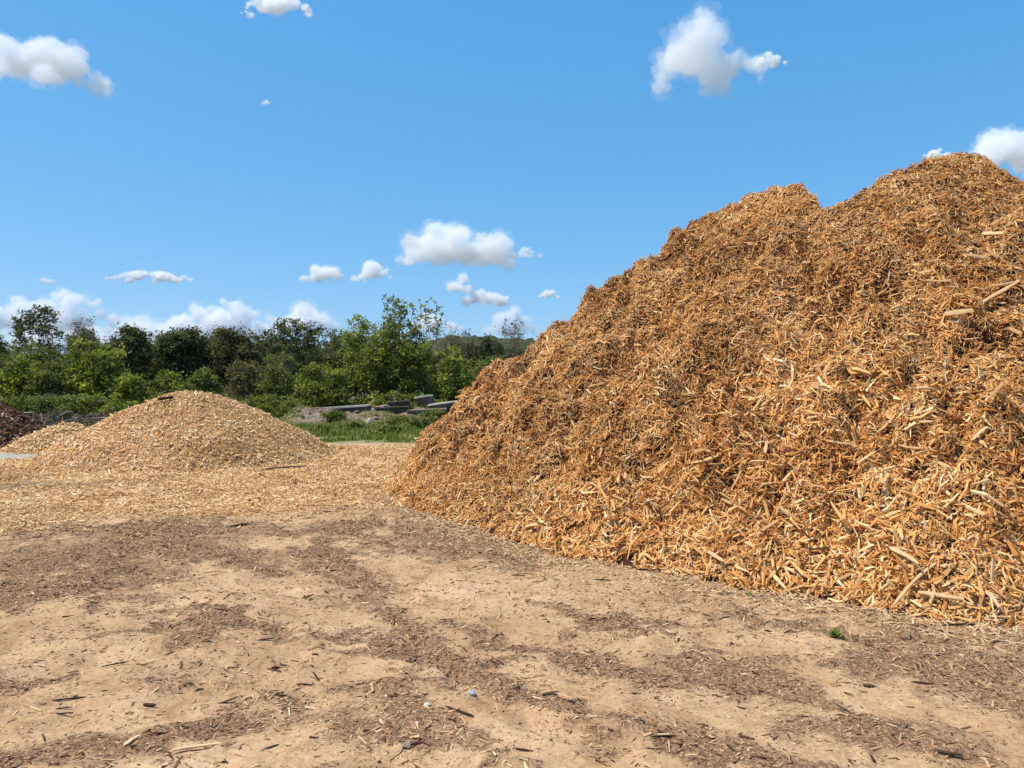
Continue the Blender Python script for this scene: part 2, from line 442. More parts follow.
dkf = math_(nt, 'ADD', attr(nt, 'dark'), math_(nt, 'MULTIPLY', math_(nt, 'SUBTRACT', noise(nt, 7, 7, .75), .5), 2.0))
c = mix(nt, ramp(nt, dkf, [(.26, (0, 0, 0)), (.62, (1, 1, 1))]), sand, darkc)
chipc = ramp(nt, noise(nt, 24, 5, .85), [(.3, (.20, .115, .05)), (.45, (.46, .30, .14)), (.6, (.64, .44, .22)), (.75, (.78, .60, .36))])
c = mix(nt, attr(nt, 'carpet'), c, chipc)
padc = ramp(nt, noise(nt, 3, 6, .7), [(.3, (.30, .255, .195)), (.7, (.47, .41, .33))])
c = mix(nt, attr(nt, 'pad'), c, padc)
grc = ramp(nt, noise(nt, .9, 6, .7), [(.3, (.09, .12, .03)), (.5, (.20, .20, .07)), (.7, (.36, .28, .16))])
c = mix(nt, attr(nt, 'green'), c, grc)
farc = ramp(nt, noise(nt, .3, 6, .7), [(.35, (.10, .10, .045)), (.65, (.20, .165, .10))])
c = mix(nt, attr(nt, 'far'), c, farc)
hb = mix(nt, .5, fine, speck)
finish(nt, c, .95, hb, .55, .009, .12)
me = mesh_from('ground', np.stack([X, Y, Z], -1).reshape(-1, 3), Q, [m], {'dark': DK.ravel(), 'carpet': CP.ravel(), 'pad': PD.ravel(), 'green': GR.ravel(), 'far': sstep(34, 44, Y + 3 * fbm(X, Y, 6, 2, 7)).ravel()}, True)
tag(link('ground', me), kind='structure')

# ------------------------------------------------------------------ chip piles
def build_pile(name, fn, xs, ys, mats, sample, sizefn, label, n_big, n_fine, tone_core=.12, seed=1, tadd=0., tilt=.35, zcut=-.03, groups=None):
    rng = np.random.default_rng(seed)
    X, Y, Z, Q = grid_mesh(xs, ys, fn)
    GY, GX = np.gradient(Z, ys, xs); NZ = unit(np.stack([-GX, -GY, np.ones_like(GX)], -1)); V = np.stack([X, Y, Z], -1).reshape(-1, 3)
    fz = lambda a, b: bilin(xs, ys, Z, a, b); fnn = lambda a, b: unit(np.stack([bilin(xs, ys, NZ[..., q], a, b) for q in range(3)], -1))
    zz = Z.ravel(); keep = (zz[Q] > zcut).any(axis=1)
    V, Q, _ = compact(V, Q, keep)
    V[:, 2] = np.maximum(V[:, 2], -.08)
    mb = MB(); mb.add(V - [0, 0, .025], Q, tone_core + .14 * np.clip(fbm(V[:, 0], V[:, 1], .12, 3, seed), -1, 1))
    def scatter(n, k, seg, tl, lift):
        x, y = sample(rng, int(n * 2.1))
        nz = fnn(x, y)[:, 2]; ck = rng.uniform(0, 1, len(x)) < np.clip(.34 / nz, 0, 1); x, y = x[ck], y[ck]
        if k == 0 and n > 100000:
            ck = rng.uniform(0, 1, len(x)) > .88 * sstep(10, 6.5, np.hypot(x, y)); x, y = x[ck], y[ck]
        z = fz(x, y); ok = (z > -.01) & (x > xs[0]) & (x < xs[-1]) & (y > ys[0]) & (y < ys[-1]); x, y, z = x[ok], y[ok], z[ok]
        N = fnn(x, y)
        # steeper ground holds more, and far flanks turned from the yard hold a thinner skin
        P = np.stack([x, y, z], -1)
        L, W, T = sizefn(rng, P, k)
        a, b, c = chips(P, N, L, W, T, tilt=tl, seg=seg, lift=lift, rng=rng, tone=np.clip(rng.beta(1.5, 1.3, len(P)) + tadd + .16 * fbm(x, y, .5, 3, seed + 3), 0, 1))
        mb.add(a, b, c)
    scatter(n_fine, 0, 2, tilt * .8, .3); scatter(n_big, 1, 3, tilt, .6)
    o = link(name, mb.build(name, mats)); tag(o, label, 'wood chip pile', groups)
    return o

def big_sample(rng, n):
    out = []; tot = 0
    while tot < n:
        k = n * 3
        x = rng.uniform(-3, 14, k); y = rng.uniform(4.5, 19, k)
        px = CX + F * x / y; dr = np.interp(px, RPX, RD)
        w = np.where(y > dr + .5, .15, 1.0) * np.where(px > 1150, .3, 1.0) * np.clip((9.5 / np.hypot(x, y)) ** 1.0, .5, 1.6) / 1.6
        w = w * (poly_sd(x, y, POLY) > -.12 + .25 * (vnoise(x / .3, y / .3, 3)))
        ok = rng.uniform(0, 1, k) < w
        out.append(np.stack([x[ok], y[ok]])); tot += ok.sum()
    o = np.concatenate(out, 1)[:, :n]
    return o[0], o[1]
def big_size(rng, P, k):
    n = len(P)
    coarse = sstep(-.7, .8, fbm(P[:, 0], P[:, 1], 1.6, 3, 201) + .9 * sstep(9.5, 5.5, P[:, 1]) - .25)
    if k == 0: L = rng.lognormal(math.log(.042), .4, n); W = L * rng.uniform(.14, .32, n)
    else:
        L = rng.lognormal(math.log(.056), .42, n) * (.72 + .78 * coarse) * (1 - .25 * sstep(1.5, 4.5, P[:, 2])); W = L * rng.uniform(.05, .15, n)
    L = np.clip(L, .018, .30); W = np.clip(W, .0035, .026)
    return L, W, W * rng.uniform(.3, .8, n)
xs = np.arange(-3.0, 14.8, .045); ys = np.arange(4.6, 19.8, .045)
build_pile('wood_chip_pile', pile_h, xs, ys, [CHIP], big_sample, big_size, 'huge orange-brown heap of coarse shredded wood filling the right side', 240000, 180000, seed=3, tilt=.32, tone_core=-.1, tadd=.03)  # core toned near black, painting shade into the gaps between chips

def mound_fn(cx, cy, rx, ry, H, seed, pw=1.0, lump=.05, skirt=.12, rot=0):
    def f(x, y):
        dx, dy = x - cx, y - cy
        u = dx * math.cos(rot) + dy * math.sin(rot); v = -dx * math.sin(rot) + dy * math.cos(rot)
        r = np.hypot(u / rx, v / ry) + .05 * fbm(x, y, 1.6, 2, seed)
        # straight repose sides under a rounded crest and a spreading toe
        c = .34
        core = H * (1.0 + c * .55 - np.sqrt(r * r + c * c) * 1.0)
        z = np.where(r < 1.15, core, -.1)
        toe = H * .10 * np.exp(-np.clip(r - .9, 0, 9) * 5)
        z = np.maximum(z, 0) + toe - .02 - H * .03 + lump * fbm(x, y, .7, 3, seed + 5) * sstep(1.2, .9, r) + .5 * lump * fbm(x, y, .2, 2, seed + 9) * sstep(1.3, 1., r)
        return np.where(r > 1.6, -.1, z)
    return f
def mound_sample(cx, cy, rx, ry):
    def s(rng, n):
        a = rng.uniform(0, 2 * np.pi, n); r = np.sqrt(rng.uniform(0, 1, n)) * 1.35
        y = cy + ry * r * np.sin(a); x = cx + rx * r * np.cos(a)
        return x, y
    return s
def small_size(Lm, wr=(.2, .45), mx=.16):
    def s(rng, P, k):
        n = len(P); L = rng.lognormal(math.log(Lm * (.7 if k == 0 else 1.2)), .35, n); L = np.clip(L, .015, mx)
        W = np.clip(L * rng.uniform(*wr, n), .006, .05)
        return L, W, W * rng.uniform(.25, .5, n)
    return s
mc = (atx(191, 17.6), 17.6)
m1 = mound_fn(mc[0], mc[1], 2.85, 2.9, 1.66, 301, lump=.03)
build_pile('wood_chip_pile', m1, np.arange(mc[0] - 5.2, mc[0] + 5.2, .05), np.arange(mc[1] - 5, mc[1] + 5, .05), [CHIP_Y], mound_sample(mc[0], mc[1], 3.05, 2.9), small_size(.046), 'smooth rounded pile of fine yellow wood chips, largest heap on the left', 34000, 60000, tone_core=.22, tadd=.10, seed=5, tilt=.3)
mc2 = (atx(68, 20.5), 20.5)
m2 = mound_fn(mc2[0], mc2[1], 1.35, 1.2, .72, 311, lump=.03)
build_pile('wood_chip_pile', m2, np.arange(mc2[0] - 2.4, mc2[0] + 2.4, .06), np.arange(mc2[1] - 2.2, mc2[1] + 2.2, .06), [CHIP_Y], mound_sample(mc2[0], mc2[1], 1.35, 1.2), small_size(.07), 'low yellow chip mound squeezed between the dark bark heap and the rounded pile', 5000, 6000, tone_core=.22, tadd=.1, seed=6)
mc3 = (atx(-48, 21.6), 21.6)
m3 = mound_fn(mc3[0], mc3[1], 2.7, 2.2, 1.58, 321, lump=.08)
o = build_pile('bark_pile', m3, np.arange(mc3[0] - 4.5, mc3[0] + 4.5, .07), np.arange(mc3[1] - 4, mc3[1] + 4, .07), [CHIP_D], mound_sample(mc3[0], mc3[1], 2.6, 2.2), small_size(.13, (.15, .35), .3), 'dark reddish-brown heap of shredded bark at the left edge', 14000, 9000, tone_core=.2, seed=7)
o['category'] = 'bark pile'

# ------------------------------------------------------------------ litter on the ground
GZ = Z.copy(); GD = DK; GC = CP
def ground_n(x, y): return surf_normals(lambda a, b: bilin(gx, gy, GZ, a, b), x, y, .04)
def gz_(x, y): return bilin(gx, gy, GZ, x, y)
def ground_litter():
    rng = np.random.default_rng(21); mb = MB()
    k = 1150000
    d = rng.uniform(2.6 ** 1.45, 13.5 ** 1.45, k) ** (1 / 1.45); u = rng.uniform(-.71, .71, k)
    x = u * d; y = d
    dk = bilin(gx, gy, GD, x, y); cp = bilin(gx, gy, GC, x, y)
    dens = (.025 + .12 * sstep(-.1, .6, fbm(x, y, .3, 3, 64)) + .50 * np.clip(dk, 0, 1) ** 1.3) * (1 - cp) * np.where(y < 6.5, 1, .62) + .0
    ok = (rng.uniform(0, 1, k) < dens) & (poly_sd(x, y, POLY) < .1)
    x, y, dk = x[ok], y[ok], dk[ok]; n = len(x)
    L = rng.lognormal(math.log(.0135), .55, n) * (.65 + .07 * y); L = np.clip(L, .005, .09); W = np.clip(L * rng.uniform(.15, .45, n), .0025, .016)
    P = np.stack([x, y, gz_(x, y)], -1)
    t = np.clip(rng.beta(1.3, 1.2, n) - .05 * dk, 0, 1)
    mb.add(*chips(P, ground_n(x, y), L, W, W * .35, tilt=.18, seg=2, lift=.3, rng=rng, tone=t))
    # yellow strays round the toe of the heap and in the fine litter
    k = 260000
    d = np.sqrt(rng.uniform(2.6 ** 2, 14 ** 2, k)); u = rng.uniform(-.78, .78, k); x = u * d; y = d
    sd = poly_sd(x, y, POLY)
    spots = np.maximum(band(x, y, [(240, 690), (330, 705), (420, 735)], 40), band(x, y, [(400, 715), (480, 755)], 40))
    dens = np.where(sd < 0, np.exp(sd / .38) * 2.2, .0) + .10 * sstep(-.4, .5, fbm(x, y, .6, 3, 66)) + .03 + .35 * spots
    ok = (rng.uniform(0, 1, k) < dens) & (sd < .1) & (bilin(gx, gy, GC, x, y) < .6)
    x, y = x[ok], y[ok]; n = len(x)
    L = np.clip(rng.lognormal(math.log(.022), .5, n), .008, .10) * (1 + 1.5 * np.exp(np.minimum(poly_sd(x, y, POLY), 0) / .3)); W = np.clip(L * rng.uniform(.15, .4, n), .004, .02)
    P = np.stack([x, y, gz_(x, y)], -1)
    mb.add(*chips(P, ground_n(x, y), L, W, W * .4, tilt=.2, seg=2, lift=.3, rng=rng, tone=rng.uniform(.55, 1, n)))
    tag(link('wood_litter', mb.build('wood_litter', [LITTER])), 'fine brown wood litter trodden into the sandy yard', 'wood litter', None, 'stuff')
    mb = MB(); k = 230000
    d = np.sqrt(rng.uniform(8 ** 2, 22 ** 2, k)); u = rng.uniform(-.72, .05, k); x = u * d; y = d
    cp = bilin(gx, gy, GC, x, y)
    ok = (rng.uniform(0, 1, k) < cp * np.clip(10 / y, .35, 1)) & (poly_sd(x, y, POLY) < .1) & (m1(x, y) < .05)
    x, y = x[ok], y[ok]; n = len(x)
    L = np.clip(rng.lognormal(math.log(.048), .4, n), .02, .16) * np.clip(y / 12, .8, 1.3); W = np.clip(L * rng.uniform(.2, .5, n), .006, .035)
    P = np.stack([x, y, gz_(x, y) + .012], -1)
    mb.add(*chips(P, ground_n(x, y), L, W, W * .35, tilt=.25, seg=2, lift=.5, rng=rng, tone=np.clip(rng.beta(2.2, 1.8, n) + .2 * fbm(x, y, .8, 3, 55), 0, 1)))
    tag(link('wood_chip_carpet', mb.build('wood_chip_carpet', [CHIP_Y])), 'yellow wood chips spread over the ground around the rounded pile', 'wood chips', None, 'stuff')
ground_litter()

# ------------------------------------------------------------------ single sticks, boards and stones
def stick_mesh(name, L, W, T, m, seed, bend=.05, tone=None, ragged=True):
    rng = np.random.default_rng(seed); mb = MB()
    seg = 7; ts = np.linspace(-.5, .5, seg); V = []
    ph = rng.uniform(0, 6)
    for t in ts:
        e = 1 - (abs(t) * 2) ** 4
        w = W * .5 * rng.uniform(.72, 1.12) * (1 if abs(t) < .45 else rng.uniform(.25, .85)); h = T * .5 * rng.uniform(.75, 1.1) * (1 if abs(t) < .45 else .6)
        cy = bend * L * math.sin(ph + t * 4) * .5; cz = T * .5 + bend * L * .3 * (1 - 4 * t * t)
        V += [(t * L, cy + w, cz + h), (t * L, cy, cz + h * 1.25), (t * L, cy - w, cz + h), (t * L, cy - w, cz - h), (t * L, cy + w, cz - h)]
    Q = []
    for k in range(seg - 1):
        for j in range(5):
            a = k * 5 + j; b = k * 5 + (j + 1) % 5; Q.append((b, a, a + 5, b + 5))
    V.append((-L * rng.uniform(.5, .56), W * rng.uniform(-.3, .3), T * .4)); V.append((L * rng.uniform(.5, .56), W * rng.uniform(-.3, .3), T * .5)); T3 = []
    for j in range(5):
        T3.append((j, (j + 1) % 5, seg * 5)); T3.append(((seg - 1) * 5 + (j + 1) % 5, (seg - 1) * 5 + j, seg * 5 + 1))
    mb.add(V, Q, rng.uniform(0, 1) if tone is None else tone, T3)
    return mb.build(name, [m])
from mathutils import Matrix
def lay(o, x, y, fn, ang, tip=0.0, up=.0):
    n = Vector(surf_normals(fn, np.array([x]), np.array([y]), .12)[0]); z = float(fn(np.array([x]), np.array([y]))[0])
    t = Vector((math.cos(ang), math.sin(ang), 0)); t = (t - n * t.dot(n)).normalized(); s = n.cross(t)
    M = Matrix((t, s, n)).transposed()
    if tip: M = Matrix.Rotation(tip, 3, s) @ M
    o.rotation_euler = M.to_euler(); o.location = Vector((x, y, z)) + n * up
# a ray through a pixel meets the heap
def on_pile(px, py, fn=pile_h, d0=4.5, d1=16):
    D = np.linspace(d0, d1, 1500); x = (px - CX) / F * D; z = fn(x, D); s = CAMH + (HY - py) / F * D
    k = np.where(z >= s)[0]
    if not len(k): return None
    return x[k[0]], D[k[0]]
sm = [stick_mesh('wood_splinter', L, W, T, STICK, 40 + i, .06) for i, (L, W, T) in enumerate([(.30, .035, .014), (.22, .045, .012), (.40, .035, .02), (.26, .025, .015), (.18, .05, .014), (.34, .05, .016)])]
rs = random.Random(5)
big_px = [(985, 243, .5, 'pale flat wood slab low under the right summit, upper of a close pair'), (1010, 225, 1.2, None), (963, 262, .9, None)]
GRP = 'pale splinters scattered over the great heap'
cnt = 0
for i in range(230):
    if cnt >= 100: break
    px = rs.uniform(560, 1022); py = rs.uniform(230, 612)
    if rs.random() > .25 + .75 * ((px - 560) / 460): continue
    h = on_pile(px, py)
    if not h: continue
    o = link('wood_splinter', sm[rs.randrange(6)])
    lay(o, h[0], h[1], pile_h, rs.uniform(0, 6.28), rs.gauss(0, .22), .015 + rs.uniform(0, .03))
    sc = rs.uniform(.4, .8) * (.7 + .2 * h[1] / 10); o.scale = (sc, sc, sc)
    tag(o, 'pale split wood splinter lying loose on the face of the great orange heap', 'wood splinter', GRP); cnt += 1
# splinters one can point out
for (px, py, L, W, ang, tip, lab) in [
    (996, 238, .36, .06, 1.5, .1, 'broad pale wood slab just below the right-hand summit of the great heap'),
    (975, 262, .28, .06, 2.2, .1, 'short wide pale plank lying below the slab near the right summit'),
    (1000, 300, .45, .035, .1, .05, 'long tan stick lying level near the right edge, high on the great heap'),
    (960, 318, .24, .05, 2.4, .15, 'pale chunk of split wood at mid height near the right edge'),
    (915, 588, .46, .02, .55, .18, 'long thin pale stick slanting up from the right foot of the great heap'),
    (905, 560, .30, .03, 1.6, .3, 'thin upright splinter just above the slanting stick at the right foot'),
    (940, 600, .28, .03, 2.6, .05, 'split length of wood at the toe of the heap, right of the slanting stick'),
    (765, 455, .30, .03, 1.3, .4, 'slender forked-looking splinter standing out at the middle of the great heap'),
    (535, 530, .28, .04, 2.2, .2, 'pale splinter poking out at the low left foot of the great heap'),
    (717, 560, .24, .03, 1.9, .2, 'thick pale splinter low on the heap above the dark crust line')]:
    h = on_pile(px, py)
    if not h: continue
    o = link('wood_splinter', stick_mesh('wood_splinter', L, W, .022, STICK, int(px), .05, .7)); lay(o, h[0], h[1], pile_h, ang, tip, .05); tag(o, lab, 'wood splinter')
for (px, py, L, W, ang, m, lab) in [
    (210, 741, .30, .022, .55, STICK, 'straight pale stick on dark litter at the bottom left'),
    (133, 742, .11, .02, 1.3, STICK, 'short pale chip standing out on dark litter, bottom left'),
    (658, 572, .36, .05, -.15, DARKWOOD, 'dark flat piece of bark at the foot of the great heap'),
    (280, 664, .09, .03, .2, DARKWOOD, 'rounded dark bark piece on bare sand left of centre'),
    (150, 704, .06, .02, .1, DARKWOOD, 'small dark lump alone on bare sand at lower left'),
    (413, 748, .09, .014, .3, DARKWOOD, 'dark curved stick on the sand at the bottom centre'),
    (868, 684, .06, .03, -.1, DARKWOOD, 'dark reddish lump on the ground below the small green weed'),
    (960, 625, .24, .03, -.1, DARKWOOD, 'dark stick lying at the toe of the heap near the right edge'),
    (550, 700, .10, .03, .6, STICK, 'curled pale shaving on litter near the bottom centre'),
    (565, 709, .09, .03, -.8, STICK, 'second pale shaving just right of the curled one'),
    (520, 575, .14, .03, .1, STICK, 'bright pale chip on dark ground below the left foot of the heap'),
    (760, 762, .09, .013, -.2, DARKWOOD, 'dark twig on the ground at the bottom right of centre'),
    (945, 752, .12, .018, -.2, DARKWOOD, 'dark flat twig near the bottom right corner'),
    (116, 665, .14, .015, .4, DARKWOOD, 'bent dark twig on pale sand at the left'),
    (283, 470, .9, .12, .18, DARKWOOD, 'long dark strip of wood on the chips at the foot of the rounded pile'),
    (240, 528, .2, .04, .3, DARKWOOD, 'dark chunk at the rim where chips give way to bare soil')]:
    x, y = gp(px, py); o = link('wood_stick', stick_mesh('wood_stick', L, W, min(.018, W * .4), m, int(px) + 3, .06, None)); lay(o, x, y, ground_h, ang, 0, .004 if py > 520 else .03); tag(o, lab, 'stick')
h = on_pile(166, 401, m1, 13, 20)
if h:
    o = link('wood_stick', stick_mesh('wood_stick', .36, .07, .05, DARKWOOD, 9, .05, .0)); lay(o, h[0], h[1], m1, 1.0, .2, .04); tag(o, 'dark chunk of wood sticking out near the top of the rounded yellow pile', 'stick')
# loose twigs, alike
tm = [stick_mesh('twig', L, .008, .006, DARKWOOD, 70 + i, .05) for i, L in enumerate((.08, .11, .15, .09))]
for i in range(45):
    px = rs.uniform(0, 1023); py = 540 + 226 * rs.random() ** .8
    x, y = gp(px, py)
    if float(poly_sd(np.array([x]), np.array([y]), POLY)[0]) > -.05: continue
    o = link('twig', tm[i % 4]); lay(o, x, y, ground_h, rs.gauss(0, .7), 0, .003); s = rs.uniform(.5, 1.3); o.scale = (s, s, s)
    tag(o, 'small dark twig lying loose on the sandy yard', 'twig', 'loose twigs on the yard')

def rock_mesh(name, r, m, seed, flat=.6):
    rr = np.random.default_rng(seed); p = unit(rr.normal(size=(26, 3))) * rr.uniform(.75, 1.05, (26, 1)) * r; p[:, 2] *= flat
    return hull_mesh(name, [tuple(v) for v in p], [m])
for (px, py, r, m, lab) in [(427, 708, .022, ROCK_W, 'small white pebble left of the blue bottle cap'), (407, 748, .028, ROCK, 'grey-brown pebble at the bottom centre')]:
    x, y = gp(px, py); o = link('pebble', rock_mesh('pebble', r, m, int(px))); o.location = (x, y, float(ground_h(np.array([x]), np.array([y]))[0]) + r * .3); tag(o, lab, 'pebble')
# blue cap
m_, nt = mat('pale_blue_plastic'); finish(nt, (.34, .36, .37), .4, spec=.3)
mb = MB(); nseg = 28
prof = [(0, .014), (.012, .014), (.0145, .012), (.015, 0), (.013, 0), (.0125, .011), (0, .011)]
V = []; Qs = []
for k, (r, z) in enumerate(prof):
    for j in range(nseg):
        a = 2 * math.pi * j / nseg; rr = r * (1 + (.03 if (j % 2 and 1 < k < 4) else 0)); V.append((rr * math.cos(a), rr * math.sin(a), z))
for k in range(len(prof) - 1):
    for j in range(nseg): Qs.append((k * nseg + j, k * nseg + (j + 1) % nseg, (k + 1) * nseg + (j + 1) % nseg, (k + 1) * nseg + j))
mb.add(V, Qs); x, y = gp(472, 695); o = link('bottle_cap', mb.build('bottle_cap', [m_])); o.location = (x, y, float(ground_h(np.array([x]), np.array([y]))[0]) + .004); o.rotation_euler = (.35, .1, 0); o.scale = (1.15, 1.15, 1.15)
tag(o, 'pale blue plastic bottle cap lying on bare sand, bottom centre', 'bottle cap')

def weed(px, py, s, lab, n=26):
    x, y = gp(px, py); z = float(ground_h(np.array([x]), np.array([y]))[0]); r = np.random.default_rng(int(px)); mb = MB()
    for i in range(n):
        a = r.uniform(0, 6.28); L = s * r.uniform(.5, 1); el = r.uniform(.25, 1.0); w = L * .28
        d = np.array([math.cos(a) * math.cos(el), math.sin(a) * math.cos(el), math.sin(el)]); sd = np.array([-math.sin(a), math.cos(a), 0]) * w
        b = d * L * .25; mid = d * L * .65 + np.array([0, 0, .1 * L]); tip = d * L - np.array([0, 0, .12 * L])
        mb.add([b * .2, b + sd * .3, mid + sd, tip, mid - sd, b - sd * .3, mid + np.array([0, 0, -.06 * L])], [(0, 1, 2, 6), (0, 6, 4, 5), (6, 2, 3, 4)], r.uniform(.1, .7))
    o = link('weed', mb.build('weed', [LEAF_BRIGHT])); o.location = (x, y, z); tag(o, lab, 'weed')
weed(836, 643, .075, 'small green weed on the ground before the right foot of the heap', 34)
weed(748, 600, .05, 'tiny green weed close to the toe of the heap, farther left than the other')

# ------------------------------------------------------------------ rubble berm, slabs and boards
def berm_h(x, y):
    a = .62 * np.exp(-((y - 37.5 - .15 * (x + 5)) / 1.5) ** 2) * sstep(-11.6, -9.8, x) * sstep(4.5, 2, x)
    return a * (1 + .4 * fbm(x, y, 1.4, 3, 401)) + .05 * fbm(x, y, .4, 2, 402) - .06
X2, Y2, Z2, Q2 = grid_mesh(np.arange(-14, 5, .12), np.arange(33.5, 41.5, .12), berm_h)
V2, Q2, _ = compact(np.stack([X2, Y2, Z2], -1).reshape(-1, 3), Q2, (Z2.ravel()[Q2] > -.03).any(1))
m_, nt = mat('rubble_earth'); finish(nt, ramp(nt, noise(nt, 2.2, 8, .75), [(.3, (.12, .085, .06)), (.5, (.24, .18, .125)), (.7, (.42, .34, .25))]), .95, noise(nt, 9, 6, .8), .8, .08, .1)
tag(link('earth_bank', mesh_from('earth_bank', V2, Q2, [m_])), kind='structure')
m_, nt = mat('dark_earth'); finish(nt, ramp(nt, noise(nt, 3, 8, .8), [(.3, (.05, .035, .022)), (.55, (.12, .085, .055)), (.75, (.30, .24, .17))]), .95, noise(nt, 12, 6, .8), .9, .1, .1)
def bank_h(x, y): return .50 * np.exp(-((y - 28.2) / 1.3) ** 2) * sstep(atx(150, 28.2), atx(112, 28.2), x) * (1 + .3 * fbm(x, y, .9, 3, 431)) + .04 * fbm(x, y, .3, 2, 432) - .06
X2, Y2, Z2, Q2 = grid_mesh(np.arange(-24, -11.5, .12), np.arange(25, 31.5, .12), bank_h)
V2, Q2, _ = compact(np.stack([X2, Y2, Z2], -1).reshape(-1, 3), Q2, (Z2.ravel()[Q2] > -.03).any(1))
tag(link('earth_bank', mesh_from('earth_bank', V2, Q2, [m_])), kind='structure')
rk = [rock_mesh('rubble_stone', 1, ROCK, 500 + i, .6) for i in range(6)]
for i in range(120):
    px = rs.uniform(278, 470); d = rs.gauss(36.3, .8); x = atx(px, d); z = max(0, float(berm_h(np.array([x]), np.array([d]))[0]))
    r = .05 + .14 * rs.random() ** 3
    o = link('rubble_stone', rk[i % 6]); o.location = (x, d, z + r * .25); o.scale = (r, r * rs.uniform(.7, 1), r * rs.uniform(.6, 1)); o.rotation_euler = (rs.uniform(-.3, .3), rs.uniform(-.3, .3), rs.uniform(0, 6.28))
    tag(o, 'grey broken stone in the rubble bank beyond the grass', 'stone', 'stones of the rubble bank')
o = link('boulder', rock_mesh('boulder', .2, ROCK_W, 77, .8)); o.location = (atx(370, 34), 34, .1); tag(o, 'small white boulder in the grass in front of the rubble bank', 'boulder')

def slab(name, x0, x1, d, ztop0, ztop1, th, dep, lab, cat, m_side, m_top, rz=0, jit=.02):
    """a long slab: a body toned dark as if shaded, with a paler top as if sunlit"""
    xa, xb = atx(x0, d), atx(x1, d); L = xb - xa; ang = math.atan2(ztop1 - ztop0, L)
    e = bpy.data.objects.new(name, None); COL.objects.link(e); e.location = ((xa + xb) / 2, d, (ztop0 + ztop1) / 2); e.rotation_euler = (0, -ang, rz)
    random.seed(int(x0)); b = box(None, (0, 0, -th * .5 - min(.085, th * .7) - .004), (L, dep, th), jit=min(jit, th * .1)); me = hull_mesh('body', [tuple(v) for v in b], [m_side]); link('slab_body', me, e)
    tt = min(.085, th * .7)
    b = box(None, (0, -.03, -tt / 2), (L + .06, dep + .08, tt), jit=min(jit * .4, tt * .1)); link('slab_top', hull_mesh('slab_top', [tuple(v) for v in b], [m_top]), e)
    tag(e, lab, cat); return e
slab('concrete_slab', 322, 369, 37.6, atz(407.5, 37.6), atz(404.5, 37.6), .32, 1.2, 'long slab with shaded dark sides and a sunlit white top, leftmost on the rubble bank', 'concrete slab', CONC_D, CONC)
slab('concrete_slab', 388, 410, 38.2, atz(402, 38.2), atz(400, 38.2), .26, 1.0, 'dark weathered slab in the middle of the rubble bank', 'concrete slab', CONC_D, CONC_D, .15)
slab('concrete_slab', 417, 431, 38.4, atz(397, 38.4), atz(394.5, 38.4), .36, .9, 'block with shaded dark sides and a sunlit pale top, highest on the rubble bank', 'concrete slab', CONC_D, CONC, -.1)
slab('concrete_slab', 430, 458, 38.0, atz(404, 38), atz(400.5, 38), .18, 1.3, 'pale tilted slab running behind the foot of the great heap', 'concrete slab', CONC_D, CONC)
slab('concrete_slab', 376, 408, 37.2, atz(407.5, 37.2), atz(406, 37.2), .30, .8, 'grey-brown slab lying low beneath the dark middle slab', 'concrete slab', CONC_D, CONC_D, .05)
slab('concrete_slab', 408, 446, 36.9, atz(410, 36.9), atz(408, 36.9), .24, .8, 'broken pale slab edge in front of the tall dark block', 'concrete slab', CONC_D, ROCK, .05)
# scrap under the left bushes
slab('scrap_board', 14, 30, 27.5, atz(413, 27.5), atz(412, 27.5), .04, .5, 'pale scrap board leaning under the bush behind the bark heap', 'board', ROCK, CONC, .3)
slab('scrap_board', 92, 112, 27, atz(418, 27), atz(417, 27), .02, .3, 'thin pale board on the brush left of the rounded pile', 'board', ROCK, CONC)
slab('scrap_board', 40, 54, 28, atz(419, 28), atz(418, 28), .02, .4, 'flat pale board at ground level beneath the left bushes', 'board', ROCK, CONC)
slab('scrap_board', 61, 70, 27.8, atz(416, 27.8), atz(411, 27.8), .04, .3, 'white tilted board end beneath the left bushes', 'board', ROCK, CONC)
def brush_h(x, y): return .35 * np.exp(-((y - 26.3) / 1.2) ** 2 - ((x - atx(95, 26.3)) / 1.7) ** 2) - .03
rng = np.random.default_rng(91); n = 1700
x = rng.normal(atx(80, 26.8), 2.1, n); y = rng.normal(27.2, .9, n); P = np.stack([x, y, np.maximum(0, np.maximum(brush_h(x, y), bank_h(x, y)))], -1); L = rng.uniform(.15, .7, n)
mb = MB(); mb.add(*chips(P, np.tile([0, 0, 1.], (n, 1)), L, L * .05, L * .04, tilt=.5, seg=3, lift=1.5, rng=rng))
tag(link('brush_heap', mb.build('brush_heap', [BARK])), 'low grey heap of cut brush left of the rounded pile', 'brush heap')

